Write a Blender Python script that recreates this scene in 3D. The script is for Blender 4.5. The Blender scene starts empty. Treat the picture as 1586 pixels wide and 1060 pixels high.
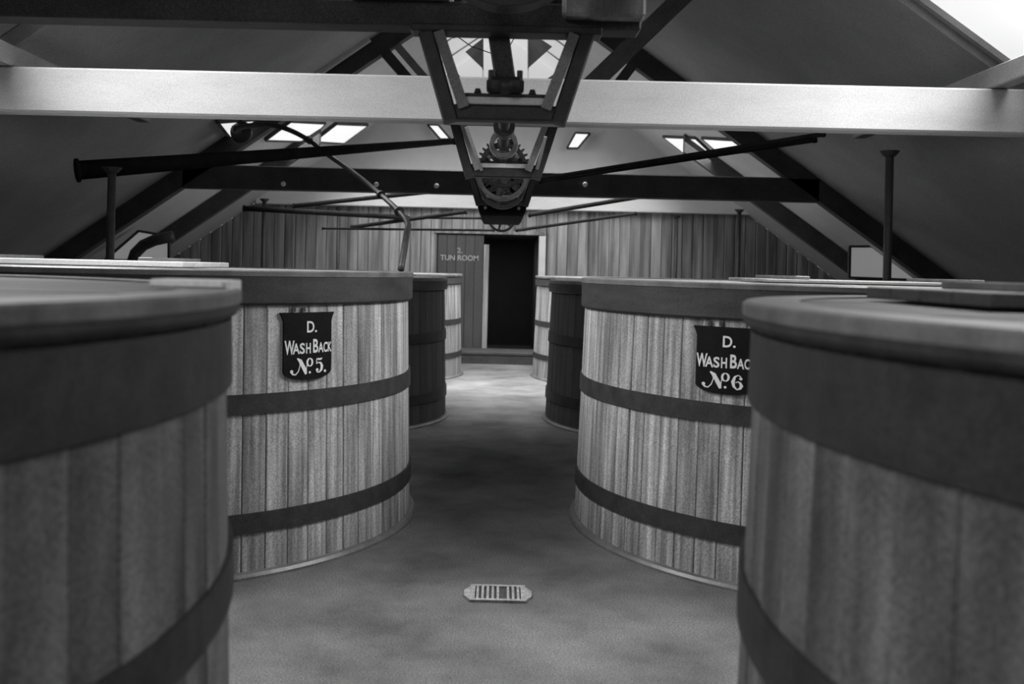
import bpy, bmesh, math, random
from mathutils import Vector, Matrix
random.seed(7)
sc = bpy.context.scene
C = sc.collection
PI = math.pi

# ------------------------------------------------------------------ camera, world, lights, exposure
F, VX, VY, ROLL = 1500.0, 775.0, 415.0, math.radians(1.3)
CX, CZ = 0.017, 1.5
cd = bpy.data.cameras.new('camera'); cam = bpy.data.objects.new('camera', cd); C.objects.link(cam)
cd.sensor_width = 36; cd.sensor_fit = 'HORIZONTAL'; cd.lens = F / 1586 * 36
cd.shift_x = (793 - VX) / 1586; cd.shift_y = -(530 - VY) / 1586
cam.matrix_world = Matrix.Translation((CX, 0, CZ)) @ Matrix.Rotation(-ROLL, 4, 'Y') @ Matrix.Rotation(PI / 2, 4, 'X')
cd.dof.use_dof = True; cd.dof.focus_distance = 6.2; cd.dof.aperture_fstop = 2.6
cd.clip_start = 0.05
sc.camera = cam
sc.view_settings.view_transform = 'Standard'; sc.view_settings.look = 'None'
sc.view_settings.exposure = 0.0; sc.view_settings.gamma = 1.0; sc.view_settings.use_curve_mapping = False
w = bpy.data.worlds.new('overcast_sky'); sc.world = w; w.use_nodes = True
w.node_tree.nodes['Background'].inputs[0].default_value = (1, 1, 1, 1)
w.node_tree.nodes['Background'].inputs[1].default_value = 0.8

RA, RS = 3.8 + CZ, 0.70           # roof underside: z = RA - RS*|x|
RANG = math.atan(RS)
def roofz(x): return RA - RS * abs(x)

def roof_lamp(x, y, sx, sy, power, drop=0.12, spread=150, tilt=None):
    l = bpy.data.lights.new('roof_area_light', 'AREA'); l.shape = 'RECTANGLE'
    l.size = sx; l.size_y = sy; l.energy = power; l.spread = math.radians(spread)
    o = bpy.data.objects.new('roof_area_light', l); C.objects.link(o)
    o.location = (x, y, roofz(x) - drop)
    a = RANG if tilt is None else tilt
    o.rotation_euler = (0, a if x < 0 else -a, 0) if x < 0 else (0, a, 0)
    # light points down (-Z); tilt it inwards along the roof normal
    o.rotation_euler = (0, (-a if x < 0 else a), 0)
    return o
# daylight through the roof-slope skylights, with added ridge and rear fill lamps
roof_lamp(2.65, 5.05, 1.5, 1.6, 84, spread=125)
roof_lamp(-2.65, 4.95, 1.5, 1.6, 82, spread=125)
roof_lamp(2.45, 13.3, 1.3, 3.0, 100)
roof_lamp(-2.45, 13.3, 1.3, 3.0, 100)
roof_lamp(0.7, 12.5, 0.9, 1.4, 85, spread=85, tilt=.05, drop=.25)  # added ridge lamp to brighten the far floor
roof_lamp(-0.7, 12.5, 0.9, 1.4, 85, spread=85, tilt=.05, drop=.25)  # its twin, also added for the far floor
roof_lamp(2.5, -0.6, 1.2, 1.0, 34)  # added fill lamp behind the camera
roof_lamp(-2.5, -0.6, 1.2, 1.0, 75)  # added fill, stronger to lift the nearest left vat

# ------------------------------------------------------------------ helpers
def W(px, py, D):
    """a point seen at photograph pixel (px, py), at distance D along the building"""
    dx, dy = px - VX, VY - py
    tx = dx * math.cos(ROLL) - dy * math.sin(ROLL); ty = dx * math.sin(ROLL) + dy * math.cos(ROLL)
    return Vector((CX + tx * D / F, D, CZ + ty * D / F))

def new_obj(name, me, m=None, parent=None):
    o = bpy.data.objects.new(name, me); C.objects.link(o)
    if me is not None and m is not None and len(me.materials) == 0: me.materials.append(m)
    if parent is not None: o.parent = parent
    return o
def mesh(verts, faces, smooth=False):
    me = bpy.data.meshes.new('mesh'); me.from_pydata([tuple(v) for v in verts], [], faces)
    bm = bmesh.new(); bm.from_mesh(me); bmesh.ops.recalc_face_normals(bm, faces=bm.faces); bm.to_mesh(me); bm.free()
    if smooth:
        for p in me.polygons: p.use_smooth = True
    me.update(); return me
class MB:
    def __init__(s): s.v = []; s.f = []
    def add(s, vs, fs):
        b = len(s.v); s.v += [Vector(v) for v in vs]; s.f += [tuple(i + b for i in f) for f in fs]; return s
    def box(s, x0, x1, y0, y1, z0, z1, ch=0.0):
        if ch <= 0:
            vs = [(x, y, z) for x in (x0, x1) for y in (y0, y1) for z in (z0, z1)]
            return s.add(vs, [(0, 1, 3, 2), (4, 6, 7, 5), (0, 4, 5, 1), (2, 3, 7, 6), (0, 2, 6, 4), (1, 5, 7, 3)])
        bm = bmesh.new(); bmesh.ops.create_cube(bm, size=1)
        for v in bm.verts: v.co = Vector(((x0 + x1) / 2 + v.co.x * (x1 - x0), (y0 + y1) / 2 + v.co.y * (y1 - y0), (z0 + z1) / 2 + v.co.z * (z1 - z0)))
        bmesh.ops.bevel(bm, geom=bm.edges[:], offset=ch, segments=1, affect='EDGES')
        bm.verts.index_update(); s.add([v.co.copy() for v in bm.verts], [tuple(v.index for v in f.verts) for f in bm.faces]); bm.free(); return s
    def bar(s, p, q, wd, ht, up=(0, 0, 1), ch=0.0, w2=None, h2=None):
        p, q = Vector(p), Vector(q); d = (q - p).normalized(); up = Vector(up)
        sd = d.cross(up)
        if sd.length < 1e-4: sd = d.cross(Vector((0, 1, 0)))
        sd.normalize(); u = sd.cross(d).normalized()
        w2 = wd if w2 is None else w2; h2 = ht if h2 is None else h2
        c = min(wd, ht) * 0.12 if ch else 0
        vs = []
        for P, a, b in ((p, wd, ht), (q, w2, h2)):
            if ch:
                for sx, sy in ((-1, -1), (1, -1), (1, 1), (-1, 1)):
                    A = P + sd * (sx * (a / 2 - c)) + u * (sy * b / 2); B = P + sd * (sx * a / 2) + u * (sy * (b / 2 - c))
                    vs += ([B, A] if (sx * sy > 0) else [A, B]) if False else ([A, B] if sx * sy < 0 and sy < 0 or sx * sy < 0 and False else ([B, A] if sx * sy > 0 and sy < 0 else ([B, A] if sy > 0 and sx < 0 else ([B, A] if False else [A, B]))))
            else:
                vs += [P + sd * (sx * a / 2) + u * (sy * b / 2) for sx, sy in ((-1, -1), (1, -1), (1, 1), (-1, 1))]
        n = len(vs) // 2
        if ch:                                    # order each ring round its centre
            for r in (0, n):
                P = p if r == 0 else q
                ring = vs[r:r + n]; ring.sort(key=lambda v: math.atan2((v - P).dot(u), (v - P).dot(sd))); vs[r:r + n] = ring
        fs = [tuple(range(n)), tuple(range(2 * n - 1, n - 1, -1))] + [(i, (i + 1) % n, n + (i + 1) % n, n + i) for i in range(n)]
        return s.add(vs, fs)
    def tube(s, pts, r, n=10, closed=False, r2=None):
        pts = [Vector(p) for p in pts]; m = len(pts); rings = []
        ref = Vector((0, 0, 1))
        for i, p in enumerate(pts):
            a = pts[(i - 1) % m] if (i > 0 or closed) else p; b = pts[(i + 1) % m] if (i < m - 1 or closed) else p
            d = (b - a).normalized()
            x = d.cross(ref)
            if x.length < 1e-3: x = d.cross(Vector((0, 1, 0)))
            x.normalize(); y = x.cross(d).normalized()
            rr = r if r2 is None else r + (r2 - r) * i / max(1, m - 1)
            rings.append([p + (x * math.cos(2 * PI * k / n) + y * math.sin(2 * PI * k / n)) * rr for k in range(n)])
        vs = [v for R_ in rings for v in R_]; fs = []
        for i in range(m if closed else m - 1):
            j = (i + 1) % m
            for k in range(n): fs.append((i * n + k, i * n + (k + 1) % n, j * n + (k + 1) % n, j * n + k))
        if not closed: fs += [tuple(range(n)), tuple(range((m - 1) * n, m * n))]
        return s.add(vs, fs)
    def lathe(s, prof, n=96, axis='Z', closed=True, org=(0, 0, 0)):
        vs = []; fs = []; m = len(prof); org = Vector(org)
        for k in range(n):
            c, si = math.cos(2 * PI * k / n), math.sin(2 * PI * k / n)
            for r, z in prof:
                vs.append(org + (Vector((r * c, r * si, z)) if axis == 'Z' else Vector((r * c, z, r * si))))
        for k in range(n):
            k2 = (k + 1) % n
            for i in range(m if closed else m - 1):
                j = (i + 1) % m; fs.append((k * m + i, k2 * m + i, k2 * m + j, k * m + j))
        return s.add(vs, fs)
    def prism(s, poly, off):
        """poly: 3d points in order; off: extrusion vector"""
        n = len(poly); off = Vector(off); vs = [Vector(p) for p in poly] + [Vector(p) + off for p in poly]
        return s.add(vs, [tuple(range(n)), tuple(range(2 * n - 1, n - 1, -1))] + [(i, (i + 1) % n, n + (i + 1) % n, n + i) for i in range(n)])
    def build(s, name, m, parent=None, smooth=False):
        return new_obj(name, mesh(s.v, s.f, smooth), m, parent)
def thing(name, label, cat, loc=(0, 0, 0), group=None, rz=0):
    o = bpy.data.objects.new(name, None); C.objects.link(o); o.location = loc; o.rotation_euler = (0, 0, rz)
    o.empty_display_size = 0.1; return tag(o, label, cat, group)
def tag(o, label, cat, group=None):
    o['label'] = label; o['category'] = cat
    if group: o['group'] = group
    return o
def struct(o, label=None):
    o['kind'] = 'structure'
    if label: o['label'] = label
    return o

# ------------------------------------------------------------------ materials (all neutral: the photograph is monochrome)
def material(name, lo, hi, rough=0.8, scale=(3, 3, 3), detail=6, bump=0.0, rnd=0.0, grain=0.15, metal=0.0, streak=None, spec=0.3, contrast=(0.3, 0.7)):
    m = bpy.data.materials.new(name); m.use_nodes = True; nt = m.node_tree; N = nt.nodes; L = nt.links
    b = N['Principled BSDF']; b.inputs['Roughness'].default_value = rough; b.inputs['Metallic'].default_value = metal
    b.inputs['Specular IOR Level'].default_value = spec
    tc = N.new('ShaderNodeTexCoord'); mp = N.new('ShaderNodeMapping'); mp.inputs['Scale'].default_value = scale
    oi = N.new('ShaderNodeObjectInfo')
    ad = N.new('ShaderNodeVectorMath'); ad.operation = 'MULTIPLY_ADD'
    cb = N.new('ShaderNodeCombineXYZ')
    mu = N.new('ShaderNodeMath'); mu.operation = 'MULTIPLY'; mu.inputs[1].default_value = 57.0
    L.new(oi.outputs['Random'], mu.inputs[0])
    for i in range(3): L.new(mu.outputs[0], cb.inputs[i])
    va = N.new('ShaderNodeVectorMath'); va.operation = 'ADD'
    L.new(tc.outputs['Object'], mp.inputs[0]); L.new(mp.outputs[0], va.inputs[0]); L.new(cb.outputs[0], va.inputs[1])
    N.remove(ad)
    n1 = N.new('ShaderNodeTexNoise'); n1.inputs['Scale'].default_value = 1.0; n1.inputs['Detail'].default_value = detail; n1.inputs['Roughness'].default_value = 0.6
    L.new(va.outputs[0], n1.inputs[0])
    mr = N.new('ShaderNodeMapRange'); mr.inputs[1].default_value = contrast[0]; mr.inputs[2].default_value = contrast[1]
    L.new(n1.outputs[0], mr.inputs[0])
    n2 = N.new('ShaderNodeTexNoise'); n2.inputs['Scale'].default_value = 140; n2.inputs['Detail'].default_value = 2
    L.new(tc.outputs['Object'], n2.inputs[0])
    mix = N.new('ShaderNodeMix'); mix.data_type = 'RGBA'
    mix.inputs[6].default_value = (lo, lo, lo, 1); mix.inputs[7].default_value = (hi, hi, hi, 1)
    L.new(mr.outputs[0], mix.inputs[0])
    # grain and per-piece variation
    g = N.new('ShaderNodeMapRange'); g.inputs[1].default_value = 0.3; g.inputs[2].default_value = 0.7
    g.inputs[3].default_value = 1 - grain; g.inputs[4].default_value = 1 + grain
    L.new(n2.outputs[0], g.inputs[0])
    r = N.new('ShaderNodeMapRange'); r.inputs[3].default_value = 1 - rnd; r.inputs[4].default_value = 1 + rnd
    L.new(oi.outputs['Random'], r.inputs[0])
    mm = N.new('ShaderNodeMath'); mm.operation = 'MULTIPLY'; L.new(g.outputs[0], mm.inputs[0]); L.new(r.outputs[0], mm.inputs[1])
    out = mm.outputs[0]
    if streak:
        n3 = N.new('ShaderNodeTexNoise'); n3.inputs['Scale'].default_value = 1; n3.inputs['Detail'].default_value = 4
        mp3 = N.new('ShaderNodeMapping'); mp3.inputs['Scale'].default_value = streak
        va3 = N.new('ShaderNodeVectorMath'); va3.operation = 'ADD'
        L.new(tc.outputs['Object'], mp3.inputs[0]); L.new(mp3.outputs[0], va3.inputs[0]); L.new(cb.outputs[0], va3.inputs[1]); L.new(va3.outputs[0], n3.inputs[0])
        s = N.new('ShaderNodeMapRange'); s.inputs[1].default_value = 0.35; s.inputs[2].default_value = 0.72; s.inputs[3].default_value = 0.62; s.inputs[4].default_value = 1.7
        L.new(n3.outputs[0], s.inputs[0])
        m3 = N.new('ShaderNodeMath'); m3.operation = 'MULTIPLY'; L.new(out, m3.inputs[0]); L.new(s.outputs[0], m3.inputs[1]); out = m3.outputs[0]
    vm = N.new('ShaderNodeVectorMath'); vm.operation = 'SCALE'; L.new(mix.outputs[2], vm.inputs[0]); L.new(out, vm.inputs[3])
    L.new(vm.outputs[0], b.inputs['Base Color'])
    if bump:
        bp = N.new('ShaderNodeBump'); bp.inputs['Strength'].default_value = bump; bp.inputs['Distance'].default_value = 0.01
        L.new(n1.outputs[0], bp.inputs['Height']); L.new(bp.outputs[0], b.inputs['Normal'])
    return m
def glow(name, v, strength=1.0):
    m = bpy.data.materials.new(name); m.use_nodes = True; b = m.node_tree.nodes['Principled BSDF']
    b.inputs['Base Color'].default_value = (0.6, 0.6, 0.6, 1); b.inputs['Roughness'].default_value = 0.4
    b.inputs['Emission Color'].default_value = (v, v, v, 1); b.inputs['Emission Strength'].default_value = strength
    return m
M = {}
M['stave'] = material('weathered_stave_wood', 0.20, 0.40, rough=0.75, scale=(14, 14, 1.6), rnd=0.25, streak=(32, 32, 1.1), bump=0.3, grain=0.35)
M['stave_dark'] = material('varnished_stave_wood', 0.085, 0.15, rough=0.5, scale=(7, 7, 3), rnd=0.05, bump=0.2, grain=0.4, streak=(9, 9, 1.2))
M['stave_shaded'] = material('shaded_stave_wood', 0.05, 0.08, rough=0.8, scale=(10, 10, 1.2), rnd=0.15, grain=0.2)  # shade between the skylit bays painted into the stave colour
M['hoop'] = material('painted_iron_hoop', 0.022, 0.045, rough=0.6, scale=(12, 12, 12), grain=0.3)
M['collar'] = material('dark_collar_wood', 0.03, 0.065, rough=0.55, scale=(3, 3, 12), grain=0.25)
M['coping'] = material('worn_coping_wood', 0.09, 0.20, rough=0.4, scale=(6, 6, 6), grain=0.2, spec=0.5)
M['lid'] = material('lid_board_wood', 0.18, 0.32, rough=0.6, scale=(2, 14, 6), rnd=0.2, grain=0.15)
M['floor'] = material('worn_cement_floor', 0.09, 0.24, rough=0.85, scale=(2.0, 2.0, 2.0), detail=10, bump=0.4, grain=0.5)
M['white'] = material('whitewashed_timber', 0.60, 0.70, rough=0.9, scale=(2, 8, 8), grain=0.10, contrast=(0.2, 0.6))
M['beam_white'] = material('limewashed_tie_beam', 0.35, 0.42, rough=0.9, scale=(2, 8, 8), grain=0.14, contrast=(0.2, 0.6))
M['dull_black'] = material('dull_black_iron', 0.010, 0.02, rough=0.95, scale=(9, 9, 9), grain=0.3, spec=0.1)  # near-black matt tone for rods, casing and last pulley
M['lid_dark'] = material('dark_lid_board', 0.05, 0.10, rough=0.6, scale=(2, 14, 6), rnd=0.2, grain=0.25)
M['iron'] = material('black_iron', 0.022, 0.042, rough=0.5, scale=(20, 20, 20), grain=0.3, spec=0.5)
M['steel'] = material('worn_grey_steel', 0.12, 0.22, rough=0.35, scale=(20, 20, 20), metal=0.5, spec=0.5)
M['dark_timber'] = material('tarred_timber', 0.05, 0.085, rough=0.8, scale=(4, 4, 4), grain=0.4)
M['grey_timber'] = material('grey_painted_timber', 0.20, 0.30, rough=0.8, scale=(4, 4, 4), grain=0.2)
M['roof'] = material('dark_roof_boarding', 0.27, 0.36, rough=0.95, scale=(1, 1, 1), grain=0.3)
M['end_bay_lit'] = material('lit_end_bay_boarding', 0.40, 0.52, rough=0.95, scale=(1, 1, 1), grain=0.2)  # daylight on the end bay put into a paler colour
M['board'] = material('grey_matchboard', 0.20, 0.30, rough=0.75, scale=(8, 8, 1), rnd=0.14, grain=0.15, streak=(12, 12, 0.6))
M['door'] = material('dark_door_paint', 0.07, 0.10, rough=0.7, scale=(5, 5, 1), grain=0.25)
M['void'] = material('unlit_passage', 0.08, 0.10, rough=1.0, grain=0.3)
M['sign'] = material('black_enamel_sign', 0.007, 0.013, rough=0.8, scale=(9, 9, 9), grain=0.3, spec=0.1)
M['letter'] = material('white_lettering', 0.75, 0.85, rough=0.6, grain=0.05)
M['letter_faint'] = material('faded_lettering', 0.35, 0.5, rough=0.6, grain=0.3)
M['cast'] = material('worn_cast_iron', 0.30, 0.60, rough=0.5, scale=(25, 25, 25), grain=0.3)
M['china'] = material('white_porcelain', 0.75, 0.85, rough=0.3, grain=0.05)
M['pane'] = glow('frosted_daylit_glass', 0.78)
M['wall_glow'] = glow('lit_low_wall_glow', 0.16)  # brightness of the lit low wall given as emission
M['pane_dim'] = glow('dim_glowing_glass', 0.36)  # dimmer glow for the gable and ridge panes

# ------------------------------------------------------------------ the shell
YB, YF = 15.9, -2.5
fl = MB().box(-7.2, 7.2, YF, YB + 3.2, -0.12, 0.0).build('floor', M['floor']); struct(fl, 'worn cement floor of the aisle between the vats')

# roof: two boarded slopes, cut for the skylights, the last bay's daylight painted as paler boarding
HOLES = {1: [(1.6, 3.36, 4.3, 6.36), (1.9, 3.0, -1.1, -0.1)], -1: [(1.6, 3.3, 4.2, 5.8), (1.9, 3.0, -1.1, -0.1)]}
def slope(side, name):
    root = bpy.data.objects.new(name, None); C.objects.link(root); struct(root)
    th = 0.06
    def slab(x0, x1, y0, y1, m, nm='roof_boarding'):
        mb = MB()
        a, b = (x0, x1)
        mb.prism([(side * a, y0, roofz(a)), (side * b, y0, roofz(b)), (side * b, y1, roofz(b)), (side * a, y1, roofz(a))], (0, 0, th))
        return mb.build(nm, m, root)
    holes = HOLES[side] + [(0.0, 0.95, 11.9, YB)]
    ys = sorted({YF, YB} | {h[2] for h in holes} | {h[3] for h in holes} | {11.5, 11.9})
    for i in range(len(ys) - 1):
        y0, y1 = ys[i], ys[i + 1]; m = M['end_bay_lit'] if y0 >= 11.5 - 1e-6 else M['roof']
        hit = [h for h in holes if h[2] <= y0 + 1e-6 and h[3] >= y1 - 1e-6]
        if hit:
            h = hit[0]
            if h[0] > 0: slab(0, h[0], y0, y1, m)
            slab(h[1], 7.0, y0, y1, m)
        else: slab(0, 7.0, y0, y1, m)
    return root, holes
rl, holes = slope(-1, 'ceiling'); rr, _ = slope(1, 'ceiling')
rl['label'] = 'left slope of the boarded roof'; rr['label'] = 'right slope of the boarded roof'
# skylights: frame, glazing bar and panes
def skylight(side, h, label):
    x0, x1, y0, y1 = h
    t = thing('skylight', label, 'skylight', (side * (x0 + x1) / 2, (y0 + y1) / 2, roofz((x0 + x1) / 2)), 'skylights in the roof slopes')
    ox, oy, oz = t.location
    def P(x, y, d=0): return (side * x - ox, y - oy, roofz(x) + d - oz)
    k = (x1 - x0) / 2
    for i in range(2):
        a, b = x0 + i * k + 0.02, x0 + (i + 1) * k - 0.02
        MB().prism([P(a, y0, -.02), P(b, y0, -.02), P(b, y1, -.02), P(a, y1, -.02)], (0, 0, 0.012)).build('pane', M['pane'], t)
    MB().bar(P(x0 + k, y0, -.01), P(x0 + k, y1, -.01), 0.04, 0.05).build('glazing_bar', M['grey_timber'], t)
    dp = -0.07
    f = MB()
    f.prism([P(x0, y0 - .05, dp), P(x1, y0 - .05, dp), P(x1, y0, dp), P(x0, y0, dp)], (0, 0, .2))
    f.prism([P(x0, y1, dp), P(x1, y1, dp), P(x1, y1 + .05, dp), P(x0, y1 + .05, dp)], (0, 0, .2))
    f.prism([P(x1, y0 - .05, dp), P(x1 + .05, y0 - .05, dp), P(x1 + .05, y1 + .05, dp), P(x1, y1 + .05, dp)], (0, 0, .2))
    f.prism([P(x0 - .05, y0 - .05, dp), P(x0, y0 - .05, dp), P(x0, y1 + .05, dp), P(x0 - .05, y1 + .05, dp)], (0, 0, .2))
    f.build('skylight_frame', M['grey_timber'], t)
where = [('near', 'near the picture corner'), ('rear', 'behind the camera, added for fill light')]  # rear pair added to go with the fill lamps
for side, sn in ((-1, 'left'), (1, 'right')):
    for h, (a, b) in zip(HOLES[side], where): skylight(side, h, f'bright glazed skylight in the {sn} roof slope {b}')

for side, sn in ((-1, 'left'), (1, 'right')):  # glowing panes added for the bright area under the ridge
    t = thing('added_ridge_glow', f'row of added glowing panes along the {sn} side of the ridge over the end bay', 'skylight', (side * .5, 13.9, roofz(.5)), 'added ridge panes')
    o = Vector(t.location)
    for i in range(4):
        y0, y1 = 11.9 + i * 1.0 + .02, 11.9 + (i + 1) * 1.0 - .02
        MB().prism([Vector((side * a, y, roofz(a) + .02)) - o for a, y in ((.01, y0), (.95, y0), (.95, y1), (.01, y1))], (0, 0, .015)).build('pane', M['pane_dim'], t)
        if i: MB().bar(Vector((side * .01, y0 - .02, roofz(.01) + .02)) - o, Vector((side * .95, y0 - .02, roofz(.95) + .02)) - o, .03, .03).build('glazing_bar', M['board'], t)
# side walls (low, under the eaves) and the end walls
for s, n in ((-1, 'left'), (1, 'right')):
    o = MB().box(min(s * 6.4, s * 6.5), max(s * 6.4, s * 6.5), YF, YB, 0, roofz(6.4)).build('wall_' + n, M['roof']); struct(o, f'low dark wall under the {n} eaves')
o = MB().prism([(-6.5, YF, 0), (6.5, YF, 0), (6.5, YF, roofz(6.5)), (0, YF, RA), (-6.5, YF, roofz(6.5))], (0, -0.1, 0)).build('wall_front', M['roof']); struct(o, 'gable wall behind the camera')

DL, DR, DT = W(676, 450, YB).x, W(833, 450, YB).x, W(750, 363, YB).z
wb = bpy.data.objects.new('wall_back', None); C.objects.link(wb); struct(wb, 'matchboarded end wall round the doorway')
def wall_poly(x0, x1, z0, nm='wall_backing', m='roof'):
    pts = [(x0, YB + .03, z0), (x1, YB + .03, z0), (x1, YB + .03, roofz(x1))]
    if x0 < 0 < x1: pts.append((0, YB + .03, RA))
    pts.append((x0, YB + .03, roofz(x0)))
    return MB().prism(pts, (0, .1, 0)).build(nm, M[m], wb)
wall_poly(-6.5, DL, 0); wall_poly(DR, 6.5, 0); wall_poly(DL, DR, DT)
MB().prism([(-3.6, YB, 2.62), (3.6, YB, 2.62), (3.6, YB, roofz(3.6)), (0, YB, RA), (-3.6, YB, roofz(3.6))], (0, .03, 0)).build('gable_boarding', M['end_bay_lit'], wb)
bw = 0.172; x = -5.6
random.seed(3)
while x < 5.6:
    x1 = min(x + bw - 0.006, 5.6); z0 = 0.0
    segs = [(x, x1, 0.0)]
    if x1 > DL and x < DR:
        segs = [(x, x1, DT)]
        if x < DL: segs.append((x, DL, 0.0))
        if x1 > DR: segs.append((DR, x1, 0.0))
    for a, b, z0 in segs:
        if b - a < 0.01: continue
        za, zb = min(2.6, roofz(a) - .001), min(2.6, roofz(b) - .001); d = random.uniform(0, .004); c = min(.012, (b - a) / 4)
        y = YB - .002 - d
        ring = [(a, YB + .03), (a, y + .01), (a + c, y), (b - c, y), (b, y + .01), (b, YB + .03)]
        vs = [(px, py, z0) for px, py in ring] + [(px, py, za + (zb - za) * (px - a) / (b - a)) for px, py in ring]
        n = 6; MB().add(vs, [tuple(range(n)), tuple(range(2 * n - 1, n - 1, -1))] + [(i, (i + 1) % n, n + (i + 1) % n, n + i) for i in range(n)]).build('board', M['board'], wb)
    x += bw
# whitewashed tie beam against the end wall
MB().box(W(395, 318, 15.7).x, W(1215, 333, 15.7).x, 15.72, 15.88, CZ + .955, CZ + 1.25, .01).build('wall_plate', M['white'], wb)
# passage behind the doorway
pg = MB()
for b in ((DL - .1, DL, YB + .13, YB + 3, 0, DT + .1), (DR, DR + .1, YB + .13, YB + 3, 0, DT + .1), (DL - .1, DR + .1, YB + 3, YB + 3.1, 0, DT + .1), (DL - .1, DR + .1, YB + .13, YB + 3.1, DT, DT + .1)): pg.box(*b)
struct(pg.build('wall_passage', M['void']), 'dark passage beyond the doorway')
# gable window at the apex: bright panes with dark triangular panels
wn = bpy.data.objects.new('window_1', None); C.objects.link(wn); struct(wn, 'bright gable light with a whitewashed lattice')
YG = YB - .03
def flat(poly, D, nm, m, parent, t=.03): return MB().prism([W(a, b, D) for a, b in poly], (0, t, 0)).build(nm, m, parent)
flat([(694, 128), (694, 40), (775, 5), (868, 40), (868, 128)], YG, 'pane', M['pane_dim'], wn)
# small slanting lights lower in the gable and in the last bay
def roof_hit(px, py, drop=.02):
    """where the sight line to a pixel meets the roof slope or the end gable"""
    d = W(px, py, 1.0) - Vector((CX, 0, CZ)); D = (RA - drop - CZ - RS * abs(CX) * 0) / (d.z + RS * abs(d.x))
    return W(px, py, min(D, YB - .04))
def light_pane(poly, D, label):
    t = thing('slanting_light', label, 'window', (0, 0, 0), 'slanting glass lights of the end bay')
    P = [roof_hit(a, b) for a, b in poly] if D < 15 else [W(a, b, D) for a, b in poly]
    c = sum(P, Vector()) / len(P); t.location = c; P = [p - c for p in P]
    nrm = (P[1] - P[0]).cross(P[2] - P[0]).normalized()
    if nrm.z > 0 or (abs(nrm.z) < .1 and nrm.y > 0): nrm = -nrm
    MB().prism(P, nrm * .02).build('pane', M['pane'], t)
    n = len(P); f = MB()
    for i in range(n): f.bar(P[i], P[(i + 1) % n], .035, .05, up=nrm)
    f.build('window_frame', M['dark_timber'], t)
    return t
light_pane([(411, 216), (450, 187), (503, 190), (476, 218)], 14.3, 'bright slanting light in the left roof, crossed by the curved pipe')
light_pane([(486, 218), (521, 191), (569, 193), (531, 221)], 14.3, 'bright slanting light in the left roof, right of the one crossed by the pipe')
light_pane([(662, 193), (679, 194), (698, 216), (682, 216)], 15.8, 'narrow slanting light left of the central gearing')
light_pane([(891, 206), (914, 207), (895, 230), (878, 230)], 15.8, 'narrow slanting light right of the central gearing')
light_pane([(1028, 211), (1078, 213), (1100, 234), (1060, 236)], 14.3, 'bright slanting light in the right roof, nearer the gearing')
light_pane([(1088, 213), (1160, 217), (1190, 236), (1110, 232)], 14.3, 'bright slanting light in the right roof, farther from the gearing')
light_pane([(336, 188), (396, 184), (398, 194), (372, 197), (362, 206), (392, 216), (358, 216)], 14.0, 'small bright opening behind a dark pulley at the left roof')

# ------------------------------------------------------------------ roof trusses
def truss(D, zb, zt, tie_m, raf_m, label, half=None, wd=.16, dp=.26, raft=True, tie=True, xi=0.0, grp='roof trusses'):
    t = thing('roof_truss', label, 'truss', (0, D, 0), grp)
    if half is None: half = (RA - zt) / RS
    if tie: MB().box(-half, half, -wd / 2, wd / 2, zb, zt, .012).build('tie_beam', M[tie_m], t)
    for s in ((-1, 1) if raft else ()):
        mb = MB(); xo = 6.3
        mb.prism([(s * xi, -wd / 2, roofz(xi) - .01), (s * xo, -wd / 2, roofz(xo) - .01), (s * xo, -wd / 2, roofz(xo) - dp - .01), (s * xi, -wd / 2, roofz(xi) - dp - .01)], (0, wd, 0)).build('principal_rafter', M[raf_m], t)
    return t
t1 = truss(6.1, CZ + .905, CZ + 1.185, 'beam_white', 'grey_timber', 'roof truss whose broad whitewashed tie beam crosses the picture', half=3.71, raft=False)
truss(6.46, 0, RA, 'grey_timber', 'grey_timber', 'grey rafter pair just beyond the whitewashed tie beam', tie=False, dp=.12, wd=.06)
t2 = truss(11.6, CZ + .865, CZ + 1.15, 'dark_timber', 'dark_timber', 'dark roof truss with a black tie beam before the end wall', half=3.8)
for s in (-1, 1):                                # struts of the far truss
    if s < 0: p, q = W(548, 25, 11.6), W(668, 165, 11.6)
    else: p, q = W(1040, 22, 11.6), W(918, 182, 11.6)
    o = Vector((0, 11.6, 0))
    MB().bar(p - o, q - o, .12, .17, up=(0, 1, 0)).build('strut', M['dark_timber'], t2)
    n = Vector((-(q - p).z, 0, (q - p).x)).normalized()
    if n.z < 0: n = -n
    MB().bar(p - o + n * .16 + Vector((0, -.03, 0)), q - o + n * .16 + Vector((0, -.03, 0)), .09, .055, up=(0, 1, 0)).build('batten', M['grey_timber'], t2)
for s in (-1, 1):                                # lit strip over the far rafters, painted as a white fillet
    a, b = ((482, 114), (572, 53)) if s < 0 else ((1025, 66), (1112, 131))
    o = Vector((0, 11.6, 0))
    MB().bar(W(*a, 11.45) - o + Vector((0,0,-.05)), W(*b, 11.45) - o + Vector((0,0,-.05)), .07, .08, up=(0, 1, 0)).build('lit_rafter_edge', M['white'], t2)
for tri in ([(721, 80), (748, 59), (748, 106)], [(818, 47), (855, 72), (818, 105)], [(702, 125), (701, 106), (719, 125)], [(843, 125), (862, 112), (862, 125)], [(684, 42), (718, 44), (703, 59)]):  # dark panels added in place of the gaps in the pale lattice
    MB().prism([W(a, b, 12.2) - o for a, b in tri], (0, .03, 0)).build('dark_triangle', M['dull_black'], t2)
for a, b in (((748, 25), (748, 128)), ((818, 25), (818, 128))): MB().bar(W(*a, 12.22) - o, W(*b, 12.22) - o, .018, .02, up=(0, 1, 0)).build('hanger_rod', M['grey_timber'], t2)
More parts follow.
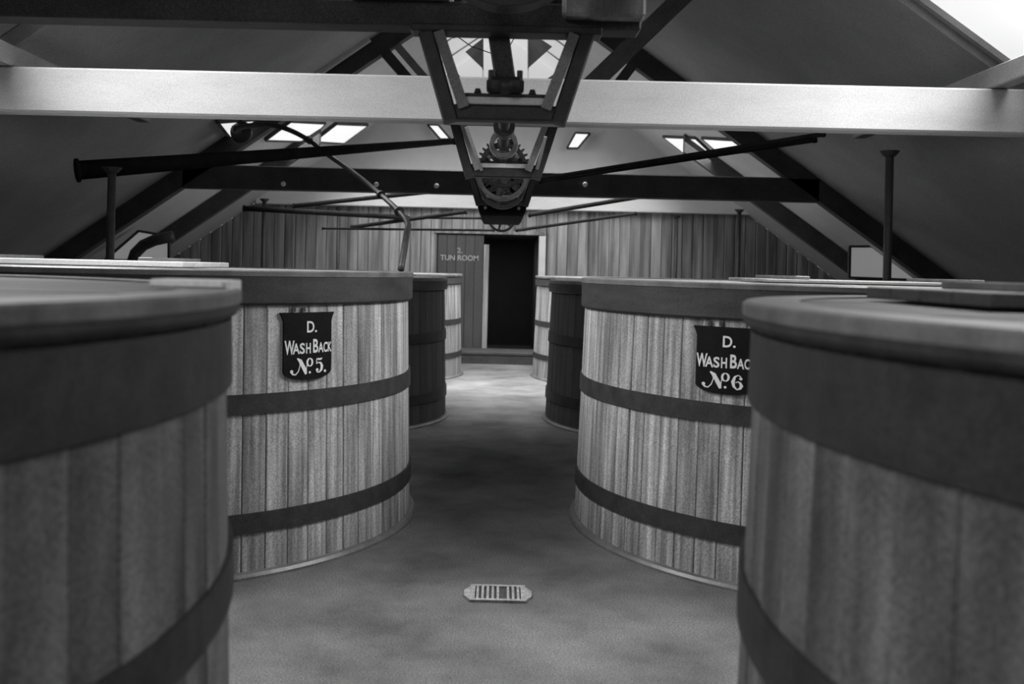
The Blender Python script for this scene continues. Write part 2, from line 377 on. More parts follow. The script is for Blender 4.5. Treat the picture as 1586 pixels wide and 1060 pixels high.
# near dark brace on the right
tag(MB().bar(W(1108, -54, 8.0), W(880, 166, 8.0), .14, .16, up=(0, 1, 0)).build('roof_brace', M['dark_timber']), 'thick dark diagonal brace right of the central frame', 'brace')
# common rafters of the end bay
for D, l in ((13.85, 'dark common rafter pair between the last truss and the end wall'),):
    truss(D, 0, RA, 'dark_timber', 'dark_timber', l, tie=False, wd=.12, xi=2.6)
# near rafter couples, seen against the boarding
# purlins
for s, n in ((-1, 'left'), (1, 'right')):
    z = CZ + 1.19
    tag(MB().box(s * 3.1 - .055, s * 3.1 + .055, 2.2, 8.4, z, z + .13, .008).build('purlin', M['grey_timber']), f'pale purlin running down the {n} side on top of the whitewashed beam', 'purlin', 'side purlins')

# glowing panels standing in for the lit low wall under the slopes
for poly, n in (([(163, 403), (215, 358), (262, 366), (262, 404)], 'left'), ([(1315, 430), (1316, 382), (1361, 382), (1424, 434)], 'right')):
    t = thing('low_glow_panel', f'glowing panel for the lit low wall under the {n} roof slope behind the iron post', 'window', (0, 12.75, 0))
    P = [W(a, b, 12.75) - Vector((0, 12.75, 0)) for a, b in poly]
    MB().prism(P, (0, .02, 0)).build('pane', M['wall_glow'], t)
    f = MB()
    for k in range(4): f.bar(P[k], P[(k + 1) % 4], .03, .05, up=(0, 1, 0))
    f.build('window_frame', M['dark_timber'], t)
pe = MB().tube([W(204, 410, 12.5), W(210, 392, 12.5), W(222, 380, 12.5), W(240, 372, 12.5), W(268, 366, 12.5)], .075, 12)
tag(pe.build('pipe_elbow', M['iron'], None, True), 'thick black pipe bend before the pale left panel', 'pipe')

# ------------------------------------------------------------------ vats
NST = 80
R0, R1 = 1.515, 1.475
def RZ(z): return R0 + (R1 - R0) * z / 1.4
def stave_mesh(top, ch=.007):
    da = 2 * PI / NST; g = .0016 if ch > .003 else .0002
    vs = []
    for z in (0.0, top):
        R = RZ(z); h = R * da / 2 - g
        ring = [(R - .05, -h * .97), (R - ch * .86, -h), (R, -h + ch), (R + .0006, 0), (R, h - ch), (R - ch * .86, h), (R - .05, h * .97)]
        vs += [(x, y, z) for x, y in ring]
    n = 7
    return mesh(vs, [tuple(range(n)), tuple(range(2 * n - 1, n - 1, -1))] + [(i, (i + 1) % n, n + (i + 1) % n, n + i) for i in range(n)])
def hoop_ring(z0, z1, th=.012, n=120):
    mb = MB(); mb.lathe([(RZ(z0) - .004, z0), (RZ(z0) + th, z0), (RZ(z1) + th, z1), (RZ(z1) - .004, z1)], n); return mb
smesh = {}
def wash_back(x, y, top, label, kind, hoops, collar, grp='wash backs along the aisle'):
    t = thing('wash_back', label, 'vat', (x, y, 0), grp)
    key = (top, kind)
    if key not in smesh: smesh[key] = stave_mesh(top - .03, .0025 if kind == 'near' else .0045)
    m = {'light': M['stave'], 'near': M['stave_dark'], 'dark': M['stave_shaded']}[kind]
    for i in range(NST):
        a = 2 * PI * i / NST; d = random.uniform(-.0025, .002)
        o = new_obj('stave', smesh[key], m, t); o.rotation_euler = (0, 0, a); o.location = (d * math.cos(a), d * math.sin(a), .002)
    for z0, z1 in hoops:
        h = hoop_ring(z0, z1).build('hoop', M['hoop'], t)
        rv = MB()
        for k in range(2):
            for zz in (z0 + .02, z1 - .02):
                a = -PI / 2 + (0.5 if x > 0 else -0.5) + k * .03
                R = RZ(zz) + .012; c = Vector((R * math.cos(a), R * math.sin(a), zz)); n = Vector((math.cos(a), math.sin(a), 0))
                rv.tube([c - n * .004, c + n * .005], .007, 8, r2=.004)
        rv.build('rivet', M['hoop'], h)
    c0, c1 = collar
    MB().lathe([(R1 - .02, c0), (R1 + .022, c0), (R1 + .03, c0 + .01), (R1 + .03, c1), (R1 - .02, c1)], 120).build('collar', M['collar'] if kind != 'near' else M['hoop'], t)
    MB().lathe([(R1 - .09, top - .035), (R1 + .025, top - .035), (R1 + .033, top - .028), (R1 + .033, top - .006), (R1 + .026, top), (R1 - .09, top)], 120).build('coping', M['coping'], t)
    MB().lathe([(RZ(0) - .01, 0.0), (RZ(0) + .035, 0.0), (RZ(0) + .035, .012), (RZ(0) + .024, .026), (RZ(0) + .006, .03), (RZ(0) - .01, .03)], 120).build('base_moulding', M['coping'], t)
    ld = MB().lathe([(0, top - .055), (R1 - .07, top - .055), (R1 - .07, top - .03), (0, top - .03)], 96, closed=False).build('lid', M['dark_timber'], t)
    n = 16; R = R1 - .075; wdt = 2 * R / n
    for i in range(n):                            # lid boards run across the vat
        y0 = -R + i * wdt + .003; y1 = y0 + wdt - .006
        ya = max(abs(y0), abs(y1)); h0 = math.sqrt(max(0.0004, R * R - y0 * y0)); h1 = math.sqrt(max(.0004, R * R - y1 * y1)); z = top - .03 + random.uniform(0, .003)
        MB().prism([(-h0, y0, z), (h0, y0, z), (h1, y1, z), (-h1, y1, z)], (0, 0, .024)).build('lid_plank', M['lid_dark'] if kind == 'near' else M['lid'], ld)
    return t
XC = 2.02
H2, H3 = (.775, .87), (.21, .305)
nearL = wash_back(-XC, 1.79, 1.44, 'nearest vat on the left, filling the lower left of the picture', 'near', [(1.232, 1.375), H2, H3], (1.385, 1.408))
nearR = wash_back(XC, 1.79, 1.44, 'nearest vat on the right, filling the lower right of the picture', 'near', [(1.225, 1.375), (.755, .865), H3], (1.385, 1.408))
no5 = wash_back(-XC, 5.84, 1.462, 'light-staved vat with the No 5 sign on the left', 'light', [H2, H3], (1.295, 1.43))
no6 = wash_back(XC, 5.84, 1.452, 'light-staved vat with the No 6 sign on the right', 'light', [H2, H3], (1.275, 1.42))
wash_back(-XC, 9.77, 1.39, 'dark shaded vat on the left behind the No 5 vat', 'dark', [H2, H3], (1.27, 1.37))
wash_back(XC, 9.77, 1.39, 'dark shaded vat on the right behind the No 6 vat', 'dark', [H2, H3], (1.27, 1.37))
wash_back(-XC, 13.6, 1.40, 'farthest vat on the left, a lit sliver beside the door', 'light', [(.72, .79), (.27, .34)], (1.26, 1.35))
wash_back(XC, 13.6, 1.40, 'farthest vat on the right, a lit sliver beside the doorway', 'light', [(.72, .79), (.27, .34)], (1.26, 1.35))

# hatch boards lying on the lids
def hatch(px0, px1, D0, D1, z, label, m='lid', th=.03, n=4):
    t = thing('hatch_cover', label, 'hatch', ((px0 + px1) / 2, (D0 + D1) / 2, z), 'hatch covers on the vats')
    w2, d2 = (px1 - px0) / 2, (D1 - D0) / 2
    for i in range(n):
        y0 = -d2 + i * 2 * d2 / n; MB().box(-w2, w2, y0 + .003, y0 + 2 * d2 / n - .003, 0, th, .004).build('board', M[m], t)
    for s in (-1, 1): MB().box(s * w2 * .7 - .04, s * w2 * .7 + .04, -d2 + .02, d2 - .02, th, th + .02, .003).build('batten', M['coping'], t)
    return t
hatch(-2.9, -1.25, 1.5, 2.3, 1.442, 'low boarded hatch on the nearest left vat', n=5)
hatch(.98, 2.5, 1.9, 2.55, 1.442, 'dark boarded hatch on the nearest right vat', m='collar', n=4)
hatch(-3.15, -1.72, 5.3, 6.2, 1.463, 'boarded hatch whitened to show the skylit rim of the left light-staved vat', m='white', n=5, th=.03)  # white colour stands in for daylight on this lid
hatch(1.5, 2.9, 5.4, 6.3, 1.454, 'low boarded hatch lying on the right light-staved vat', n=5, th=.018)
# white plate painting the highlight on the rim of the nearest left vat
t = thing('rim_highlight', 'white plate for the clamp on the rim of the nearest left vat', 'highlight', (-XC + 1.38, 2.15, 1.441))
MB().box(-.10, .06, -.06, .06, 0, .018, .004).build('highlight_plate', M['white'], t)
MB().box(.055, .07, -.05, .05, -.03, .018, .003).build('highlight_lip', M['white'], t)

# ------------------------------------------------------------------ signs
def hit(px, py, cx, cy, R):
    o = Vector((CX, 0, CZ)); d = (W(px, py, 1.0) - o)
    a = d.x ** 2 + d.y ** 2; b = 2 * ((o.x - cx) * d.x + (o.y - cy) * d.y); c = (o.x - cx) ** 2 + (o.y - cy) ** 2 - R * R
    t_ = (-b - math.sqrt(b * b - 4 * a * c)) / (2 * a); p = o + d * t_
    return math.atan2(p.y - cy, p.x - cx), p.z, t_
def glyphs(text, offset=.0):
    cu = bpy.data.curves.new('lettering', 'FONT'); cu.body = text; cu.offset = offset; cu.resolution_u = 4
    o = bpy.data.objects.new('lettering', cu); C.objects.link(o)
    dg = bpy.context.evaluated_depsgraph_get(); me = bpy.data.meshes.new_from_object(o.evaluated_get(dg))
    vs = [(v.co.x, v.co.y) for v in me.vertices]; fs = [tuple(p.vertices) for p in me.polygons]
    bpy.data.objects.remove(o); bpy.data.curves.remove(cu); bpy.data.meshes.remove(me)
    return vs, fs
def fit(gl, x0, x1, y0, y1):
    vs, fs = gl; ax, bx = min(v[0] for v in vs), max(v[0] for v in vs); ay, by = min(v[1] for v in vs), max(v[1] for v in vs)
    return [(x0 + (v[0] - ax) / (bx - ax) * (x1 - x0), y0 + (v[1] - ay) / (by - ay) * (y1 - y0)) for v in vs], fs
def stroke(pts, closed=False):
    """pts: (x, y, width); a flat brush stroke"""
    vs = []; n = len(pts)
    for i, (x, y, wd) in enumerate(pts):
        a = pts[(i - 1) % n] if (i > 0 or closed) else pts[i]; b = pts[(i + 1) % n] if (i < n - 1 or closed) else pts[i]
        dx, dy = b[0] - a[0], b[1] - a[1]; l = math.hypot(dx, dy) or 1
        wd *= .82; vs += [(x - dy / l * wd / 2, y + dx / l * wd / 2), (x + dy / l * wd / 2, y - dx / l * wd / 2)]
    fs = [(2 * i, 2 * i + 1, 2 * ((i + 1) % n) + 1, 2 * ((i + 1) % n)) for i in range(n if closed else n - 1)]
    return vs, fs
def dot(x, y, r): return [(x + r * math.cos(k * PI / 5), y + r * math.sin(k * PI / 5)) for k in range(10)], [tuple(range(10))]
# sign space: u across 0..83, v down 0..104 (pixels on the photograph's No 5 sign)
def fancy_no():
    L = []
    L.append(stroke([(21, -61 - 0, 2.0), (25, -67, 3), (31, -84, 9.5), (37, -96, 5)] if False else [(22, 70, 2), (27, 74, 7), (35, 89, 7.5), (36.5, 95, 4)]))       # thick diagonal
    L.append(stroke([(26, 72, 1.2), (26.5, 82, 1.4), (24, 90, 1.8), (19.5, 95, 2.2), (15, 94, 3.0), (12.5, 90.5, 3.6)]))        # left hairline and tail
    L.append(dot(13.2, 90, 2.6))
    L.append(stroke([(36.5, 95, 1.2), (38, 82, 1.2), (39, 73, 1.4)]))
    L.append(stroke([(43 + 4.3 * math.cos(a), 77 + 6 * math.sin(a), 1.6 + 2.2 * abs(math.cos(a))) for a in [2 * PI * k / 16 for k in range(16)]], True))
    L.append(dot(43, 92.5, 1.9))
    return L
def five():
    L = [stroke([(55, 72, 1.4), (58, 73, 3.6), (62, 73, 3.8), (65, 71.5, 1.0)]),
         stroke([(55, 72, 1.8), (54.6, 80, 1.6)]),
         stroke([(54.5, 80, 1.4), (58, 78, 2), (62, 79, 4), (64.3, 84, 5.5), (63.2, 89.5, 5), (60, 93, 2.4), (56.5, 93.2, 2), (54.5, 90.5, 2.4)]), dot(55.8, 89.4, 2.4), dot(69.8, 92, 2.1)]
    return L
def six():
    L = [stroke([(63.5, 78, 1.8), (62.5, 74, 1.8), (59.5, 72.5, 1.8), (55.5, 75, 3.4), (53.0, 83, 6.0), (54.3, 90, 4.2), (58.5, 94.5, 2.0), (62.5, 92.5, 4.4), (64.3, 88.5, 5.4), (62.5, 84, 3.6), (59.5, 82.4, 1.8), (56.5, 84, 1.6)]), dot(63.2, 77.6, 2.2)]
    return L
def sign(vat, cx, cy, px_mid, px_l, py_top, digit, label, sc_=1.0):
    R = RZ(1.2) + .006
    am, z_, dist = hit(px_mid, py_top, cx, cy, R)
    al, _, _ = hit(px_l, py_top + 50, cx, cy, R)
    ztop = z_; half = abs(am - al) * R                 # half width on the vat
    us = half / 41.0; vs_ = dist / F * sc_              # metres per sign unit across / down
    def wrap(u, v, off=0):
        s = (u - 41.5) * us; z = ztop - v * vs_; RR = RZ(z) + .004 + off; a = am + s / R
        return (RR * math.cos(a), RR * math.sin(a), z)
    out = [(-5, 0), (88, 0), (85, 6), (82.5, 14), (82, 92), (77, 97), (66, 101), (52, 104), (32, 104), (16, 101), (5, 96), (1, 90), (1, 14), (-2, 6)]
    # fine grid between left and right outline so that the plate follows the vat
    def xr(v, left):
        if v < 6: return (-5 + v * .5) if left else (88 - v * .5)
        if v < 14: return (-2 + (v - 6) * 3 / 8) if left else (85 - (v - 6) * 2.5 / 8)
        if v < 90: return 1 if left else 82.5
        k = (v - 90) / 14; e = 41.5 * (1 - math.sqrt(max(0, 1 - k ** 2.2)))
        return 1 + e if left else 82 - e
    rows = [0, 3, 6, 10, 14, 30, 50, 70, 90, 93, 96, 99, 101.5, 103.2, 104]; nc = 14; V = []; Fc = []
    for off in (0, .012):
        for v in rows:
            a, b = xr(v, True), xr(v, False)
            for k in range(nc + 1): V.append(wrap(a + (b - a) * k / nc, v, off))
    n = nc + 1; T = len(rows) * n
    for l in (0, T):
        for r in range(len(rows) - 1):
            for k in range(nc): Fc.append((l + r * n + k, l + r * n + k + 1, l + (r + 1) * n + k + 1, l + (r + 1) * n + k))
    per = [k for k in range(nc)] + [r * n + nc for r in range(len(rows) - 1)] + [(len(rows) - 1) * n + k for k in range(nc, 0, -1)] + [r * n for r in range(len(rows) - 1, 0, -1)]
    for i in range(len(per)): a, b = per[i], per[(i + 1) % len(per)]; Fc.append((a, b, T + b, T + a))
    o = new_obj('sign_board', mesh(V, Fc), M['sign'], vat); o['label'] = label
    def put(parts, nm='lettering'):
        V = []; Fc = []
        for vs, fs in parts:
            b = len(V)
            V += [wrap(x, y, .0145) for x, y in vs]; Fc += [tuple(i + b for i in f) for f in fs]
        me = bpy.data.meshes.new('mesh'); me.from_pydata(V, [], Fc); me.update()
        # thin but solid
        bm = bmesh.new(); bm.from_mesh(me); bmesh.ops.remove_doubles(bm, verts=bm.verts, dist=1e-6); bm.to_mesh(me); bm.free()
        return new_obj(nm, me, M['letter'], o)
    ob = .018
    put([fit(glyphs('D', ob), 38, 50.5, 31, 13.5), dot(53.4, 29.2, 1.8)])
    word = []
    for ch, a, b, y0, y1 in (('W', 1.8, 17.5, 64, 42.5), ('A', 14.5, 26, 63.5, 47), ('S', 26, 34.5, 63.5, 46.8), ('H', 36.5, 44.5, 63.3, 47), ('B', 48.5, 57.5, 62.6, 41.5), ('A', 57.6, 67, 62.6, 47), ('C', 67, 74.2, 62.6, 46.6), ('K', 75, 82, 62.3, 46.8)):
        word.append(fit(glyphs(ch, ob + .006), a, b, y0, y1))
    put(word)
    put([([(x, y) for x, y in vs], fs) for vs, fs in fancy_no()] + digit)
    hk = MB()
    for u in (18, 34):
        a = Vector(wrap(u, -1, .004)); b = Vector(wrap(u, -8, .004)); hk.bar(a, b, .02, .006)
    hk.build('sign_hanger', M['iron'], vat)
    return o
sign(no5, -XC, 5.84, 477, 437, 484, five(), 'black shield sign lettered D. Wash Back No 5', 1.0)
sign(no6, XC, 5.84, 1126, 1080, 507, six(), 'black shield sign lettered D. Wash Back No 6', 1.0)

# ------------------------------------------------------------------ doorway
t = bpy.data.objects.new('door_1', None); C.objects.link(t); struct(t, 'dark boarded door leaf beside the open black doorway')
dx0, dx1 = DL + .01, W(748, 450, YB).x
for i in range(5):
    a = dx0 + (dx1 - dx0) * i / 5; MB().box(a + .002, a + (dx1 - dx0) / 5 - .002, YB - .03, YB + .02, .02, DT - .02, .006).build('board', M['door'], t)
def door_text(s, x0, x1, y0, y1):
    gl, fs = fit(glyphs(s, .01), 0, 1, 0, 1); A, B = W(x0, y1, YB - .036), W(x1, y0, YB - .036)
    me = bpy.data.meshes.new('mesh'); me.from_pydata([(A.x + (B.x - A.x) * u, YB - .034, A.z + (B.z - A.z) * v) for u, v in gl], [], fs)
    return new_obj('lettering', me, M['letter_faint'], t)
door_text('2.', 708, 716, 384, 392); door_text('TUN ROOM', 682, 741, 396, 403)
struct(MB().box(dx1, dx1 + .085, YB - .05, YB + .06, 0, DT - .17, .006).build('trim_1', M['board']), 'pale post between the door leaf and the dark opening')
struct(MB().box(DR, DR + .11, YB - .05, YB + .06, 0, DT + .02, .006).build('trim_2', M['white']), 'pale right jamb of the dark doorway')
struct(MB().box(DL - .05, DR + .11, YB - .07, YB + .0, DT + .0, DT + .055, .006).build('trim_3', M['board']), 'pale lintel strip over the doorway')
st = thing('added_dark_step', 'low dark boarded step added over the dark stretch before the doorway', 'step', (0, 15.42, 0))  # dark step added to fill the dark stretch of floor here
for i in range(4): MB().box(-1.02, .8, -.4 + i * .2, -.4 + (i + 1) * .2 - .008, .14, .18, .006).build('step_board', M['dark_timber'], st)
MB().box(-1.0, .78, -.39, .39, 0, .14).build('step_frame', M['dark_timber'], st)

# ------------------------------------------------------------------ floor drain
g0, g1 = W(736, 936, 4.3), W(808, 936, 4.3)
gy, gx = 4.44, W(771, 922, 4.44).x
t = thing('floor_drain', 'pale cast iron drain grating set in the aisle floor', 'drain', (gx, gy, 0))
wd, dp = .105, .085
fr = MB()
for b in ((-wd, wd, -dp - .022, -dp), (-wd, wd, dp, dp + .022), (-wd - .022, -wd, -dp - .022, dp + .022), (wd, wd + .022, -dp - .022, dp + .022)): fr.box(b[0], b[1], b[2], b[3], .001, .012)
fr.build('drain_frame', M['cast'], t)
for s in (-1, 1): MB().prism([(s * (wd + .022), -dp, .001), (s * (wd + .05), -.035, .001), (s * (wd + .05), .035, .001), (s * (wd + .022), dp, .001)], (0, 0, .008)).build('drain_lug', M['cast'], t)
MB().box(-wd, wd, -dp, dp, .0005, .003).build('drain_sump', M['void'], t)
for i in range(9):
    if i == 5: continue
    x = -wd + .012 + i * (2 * wd - .024) / 8; MB().box(x - .0055, x + .0055, -dp, dp, .003, .011).build('grating_bar', M['cast'], t)

# ------------------------------------------------------------------ iron posts, pipes and rods
def pole(px, D, r, label, z0=0.0, z1=None, py=None, grp='iron posts'):
    x = W(px, py or 330, D).x
    if z1 is None: z1 = roofz(x) - .05
    t = thing('iron_post', label, 'post', (x, D, 0), grp)
    MB().tube([(0, 0, z0), (0, 0, z1)], r, 12).build('shaft', M['iron'], t, True)
    MB().tube([(0, 0, z0), (0, 0, z0 + .03)], r * 2.2, 12, r2=r * 1.8).build('foot_flange', M['iron'], t)
    MB().tube([(0, 0, z1 - .04), (0, 0, z1)], r * 1.4, 12, r2=r * 2.4).build('head_plate', M['iron'], t)
    return t
pole(1376, 7.4, .031, 'black iron post rising beside the right roof slope', z1=CZ+.96)
pole(172, 7.4, .031, 'black iron post rising beside the left roof slope', z1=CZ+.70)
pole(1145, 14.75, .032, 'slim iron post before the right half of the end wall', z1=CZ + .97)
pole(409, 14.75, .032, 'slim iron post before the left half of the end wall', z1=CZ + .97)
pole(525, 15.5, .03, 'thin grey pipe post against the left wall boards', z1=W(525, 322, 15.5).z)
pole(1048, 15.5, .03, 'thin grey pipe post against the right wall boards', z1=W(1048, 334, 15.5).z)

def rod(a, Da, b, Db, r, label, m='dull_black', r2=None, grp='slanting rods under the roof'):
    p, q = W(*a, Da), W(*b, Db); t = thing('tie_rod', label, 'rod', tuple((p + q) / 2), grp); o = (p + q) / 2
    MB().tube([p - o, q - o], r, 12, r2=r2).build('shaft', M[m], t, True)
    d = (q - p).normalized()
    for e, rr in ((p, r), (q, r2 or r)): MB().tube([e - o - d * .012, e - o + d * .012], rr * 1.25, 12).build('end_collar', M[m], t)
    return t
rod((120, 264), 8.2, (704, 219), 10.2, .082, 'thick black bar sloping up to the central gearing from the left', r2=.03)
rod((838, 277), 9.6, (1275, 208), 7.6, .02, 'upper thin rod rising right from the gearing')
rod((838, 281), 9.8, (1262, 217), 7.8, .02, 'lower thin rod rising right from the gearing')
rod((455, 319), 13.0, (735, 290), 12.9, .03, 'black rod crossing the left half of the white wall strip')
rod((378, 323), 13.2, (630, 337), 13.2, .036, 'black rod lying along the top of the left wall boards')
rod((630, 337), 13.2, (745, 338), 13.2, .018, 'thin rod running from the pipe to the last pulley')
rod((545, 352), 13.4, (722, 328), 13.0, .028, 'black rod rising across the left wall boards')
rod((500, 354), 13.4, (765, 357), 13.2, .016, 'thin level wire rod above the door')
rod((820, 333), 13.1, (1040, 297), 12.6, .03, 'black rod crossing the right half of the white wall strip')
rod((800, 357), 13.3, (985, 331), 13.1, .022, 'thin rod rising right above the doorway')
# the swan-necked pipe
pts = [W(362, 200, 10.9), W(385, 195, 11.0), W(420, 194, 11.1), W(447, 201, 11.1), W(478, 217, 11.1), W(508, 240, 10.9), W(548, 268, 10.4), W(590, 302, 9.6), W(618, 328, 8.2), W(631, 345, 7.2), W(630, 362, 6.4), W(621, 418, 6.12)]
sm = []
for i in range(len(pts) - 1):
    p0 = pts[max(0, i - 1)]; p1 = pts[i]; p2 = pts[i + 1]; p3 = pts[min(len(pts) - 1, i + 2)]
    for k in range(5):
        u = k / 5; sm.append(0.5 * ((2 * p1) + (p2 - p0) * u + (2 * p0 - 5 * p1 + 4 * p2 - p3) * u * u + (3 * p1 - p0 - 3 * p2 + p3) * u ** 3))
sm.append(pts[-1])
t = thing('bent_pipe', 'long bent black pipe coming down onto the No 5 vat', 'pipe')
MB().tube(sm, .032, 12, r2=.021).build('pipe', M['iron'], t, True)
for a, b in ((sm[35], sm[36]), (sm[40], sm[41]), (sm[20], sm[21])):
    d = (b - a).normalized(); MB().tube([a - d * .03, a + d * .03], .042, 12).build('pipe_coupling', M['iron'], t)
# porcelain hooks on the dark tie beam
for px, py in ((439, 285), (583, 286), (676, 288), (906, 286)):
    p = W(px, py, 11.48); t = thing('porcelain_knob', {439: 'leftmost white knob on the dark tie beam', 583: 'white knob on the dark tie beam above the bent pipe', 676: 'white knob on the dark tie beam just left of the gearing', 906: 'white knob on the dark tie beam right of the gearing'}[px], 'knob', tuple(p), 'knobs on the dark tie beam')
    MB().lathe([(0, -.02), (.026, -.018), (.03, -.006), (.018, .0), (.028, .008), (.02, .02), (0, .022)], 14, axis='Y', closed=False).build('insulator', M['china'], t, True)
    MB().tube([(0, .02, 0), (0, .045, 0)], .008, 8).build('screw', M['iron'], t)

# ------------------------------------------------------------------ line shaft, hangers, pulleys
SX, SZ = .02, CZ + .715
sh = thing('line_shaft', 'long black line shaft running down the middle under the roof', 'shaft', (SX, 3.78, SZ))
MB().tube([(0, 0, 0), (0, 9.55, 0)], .028, 16).build('shaft', M['iron'], sh, True)
for y in (1.1, 4.4, 7.6): MB().tube([(0, y, 0), (0, y + .12, 0)], .055, 16).build('coupling', M['iron'], sh)
def hanger(D, label, th=.585, tb=.585, inner=True):
    zt, zb = CZ + .935, CZ + .585
    a, b = .322, .215
    t = thing('shaft_hanger', label, 'hanger', (SX, D, 0), 'shaft hangers')
    for s in (-1, 1):
        MB().bar((s * a, 0, zt), (s * b, 0, zb), .062, .10, up=(0, 1, 0), ch=1).build('hanger_leg', M['iron'], t)
        MB().bar((s * (a - .052), .01, zt), (s * (b - .052), .01, zb + .05), .042, .14, up=(0, 1, 0)).build('leg_lining', M['grey_timber'], t)
    MB().box(-b - .02, b + .02, -.04, .045, zb + .004, zb + .065, .008).build('cross_bar', M['iron'], t)
    MB().box(-b + .02, b - .02, -.045, .06, zb + .066, zb + .095, .004).build('packing_board', M['white'], t)
    MB().box(-b + .03, b - .03, -.03, .045, zb + .096, zb + .112, .004).build('sole_plate', M['iron'], t)
    pb = MB().box(-.075, .075, -.05, .05, zb + .112, SZ + .05, .018).build('bearing', M['iron'], t)
    for s in (-1, 1):
        MB().tube([(s * .11, 0, zb + .11), (s * .11, 0, zb + .135)], .018, 8, r2=.01).build('bolt', M['iron'], t)
        MB().tube([(s * .058, 0, SZ + .04), (s * .058, 0, SZ + .08)], .012, 8).build('bolt', M['iron'], t)
    MB().box(-a - .06, a + .06, -.06, .06, zt, zt + .03, .006).build('top_plate', M['iron'], t)
    return t
hanger(3.9, 'nearest black hanger frame with a pale cross ledge, below the top bearer')
hanger(6.35, 'black hanger frame just behind the whitewashed beam')
hanger(9.1, 'third black hanger frame along the shaft')
hanger(12.2, 'farthest black hanger frame before the end wall')
def wheel(D, r, wd, label, spokes=6, name='pulley', hub=.06, m='iron', dx=0, dz=0, teeth=0):
    t = thing(name, label, 'gear' if teeth else 'pulley', (SX + dx, D, SZ + dz), 'wheels on the line shaft')
    MB().lathe([(r - .03, -wd / 2), (r - .004, -wd / 2), (r, -wd / 2 + .006), (r, wd / 2 - .006), (r - .004, wd / 2), (r - .03, wd / 2)], 48, axis='Y').build('rim', M[m], t, False)
    MB().lathe([(.0, -wd / 2 - .02), (hub, -wd / 2 - .02), (hub, wd / 2 + .02), (.0, wd / 2 + .02)], 20, axis='Y', closed=False).build('hub', M['iron'], t)
    for k in range(spokes):
        a = 2 * PI * k / spokes + .3; MB().bar((hub * .8 * math.cos(a), 0, hub * .8 * math.sin(a)), ((r - .02) * math.cos(a), 0, (r - .02) * math.sin(a)), .03, .05, up=(0, 1, 0)).build('spoke', M['iron'], t)
    if teeth:
        for k in range(teeth):
            a = 2 * PI * k / teeth; c, s = math.cos(a), math.sin(a)
            MB().bar(((r - .005) * c, 0, (r - .005) * s), ((r + .025) * c, 0, (r + .025) * s), .016, wd * .8, up=(0, 1, 0), w2=.009).build('tooth', M['iron'], t)
    return t
wheel(3.55, .30, .12, 'big black pulley at the top edge above the shaft', dz=.53, m='iron')
wheel(5.6, .085, .06, 'small grey pulley under the whitewashed beam', spokes=4, hub=.035, m='steel')
wheel(6.75, .16, .07, 'black toothed wheel behind the second hanger', teeth=28)
wheel(7.3, .19, .10, 'black pulley with a worn rim in the middle of the shaft', m='steel', dz=-.02)
wheel(8.5, .2, .12, 'broad black pulley before the third hanger')
wheel(9.7, .13, .07, 'large toothed wheel behind the third hanger', teeth=36)
wheel(10.6, .16, .14, 'broad black pulley beyond the toothed wheel')
wheel(12.9, .19, .13, 'last pulley hanging just over the doorway', m='dull_black', dz=-.05)
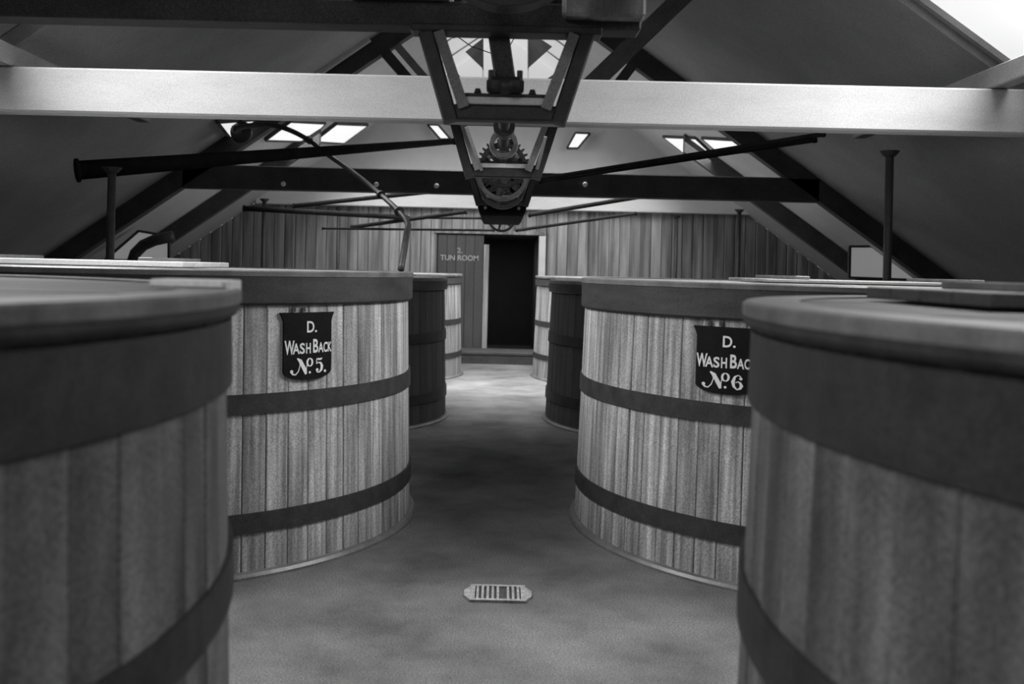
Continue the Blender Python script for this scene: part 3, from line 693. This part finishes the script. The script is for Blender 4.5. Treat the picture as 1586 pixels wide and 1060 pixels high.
# gear casings: tapering dark trough hung under the shaft
for D0, D1, a, b, z0, z1, l in ((9.25, 11.2, .31, .20, -.205, .14, 'tapered black gear casing under the middle of the shaft'),):
    t = thing('gear_casing', l, 'casing', (SX, D0, SZ), 'gear casings')
    for s in (-1, 1): MB().prism([(s * a, 0, z1), (s * b, 0, z0), (s * b, D1 - D0, z0), (s * a, D1 - D0, z1)], (s * .012, 0, 0)).build('casing_side', M['dull_black'], t)
    MB().box(-b, b, 0, D1 - D0, z0 - .012, z0).build('casing_floor', M['dull_black'], t)
    MB().prism([(-a, 0, z1), (-b, 0, z0), (b, 0, z0), (a, 0, z1)], (0, .012, 0)).build('casing_end', M['dull_black'], t)
    for s in (-1, 1): MB().tube([(s * b * .8, -.001, z0 + .06), (s * b * .8, -.02, z0 + .06)], .016, 8).build('bolt', M['china'] if D0 < 10 else M['cast'], t)  # white bolts paint the glints low on the casing
# vertical post from the big pulley to the first bearing, seen dark against the gable light
pl = bpy.data.lights.new('passage_fill', 'AREA'); pl.size = .6; pl.energy = 4  # fill lamp added to lift the black of the passage
po = bpy.data.objects.new('passage_fill', pl); C.objects.link(po); po.location = ((DL + DR) / 2, YB + 1.4, DT - .05)
tag(MB().bar(W(770, 40, 3.95), W(783, 128, 3.95), .085, .05, up=(0, 1, 0), ch=1).build('drop_post', M['dark_timber']), 'dark upright between the big pulley and the first bearing', 'post')
# top bearers
t = thing('top_bearer', 'long dark bearer beam along the top edge on the left', 'beam', (0, 3.95, 0))
z0 = CZ + .965
MB().box(-2.3, .56, -.07, .07, z0, z0 + .10, .008).build('bearer', M['dark_timber'], t)
MB().box(.24, .565, -.16, -.071, z0 + .03, z0 + .36, .012).build('end_block', M['board'], t)
MB().box(-.62, -.2, -.16, .06, z0 + .101, z0 + .22, .012).build('packing_block', M['grey_timber'], t)
# pale stays beside the second hanger
for a, b, l in (((722, 197), (746, 264), 'thin pale stay left of the second hanger'), ((845, 212), (832, 262), 'thin pale stay right of the second hanger')):
    tag(MB().bar(W(*a, 6.0), W(*b, 6.1), .02, .02, up=(0, 1, 0)).build('pale_stay', M['grey_timber']), l, 'stay')
# hanging cord in front of the gable light
tag(MB().tube([W(702, 52, 7.0), W(730, 72, 7.0), W(762, 83, 7.0), W(790, 70, 7.0), W(803, 48, 7.0)], .004, 6).build('slack_cord', M['iron']), 'thin slack cord across the bright gable light', 'cord')
# little pulley before the bright left opening
p = W(374, 205, 11.2)
t = thing('guide_pulley', 'small dark pulley at the left end of the bent pipe', 'pulley', tuple(p))
MB().lathe([(0, -.04), (.12, -.04), (.13, 0), (.12, .04), (0, .04)], 24, axis='Y', closed=False).build('sheave', M['iron'], t, True)
MB().box(-.02, .02, -.05, .05, -.02, .4).build('bracket', M['iron'], t)
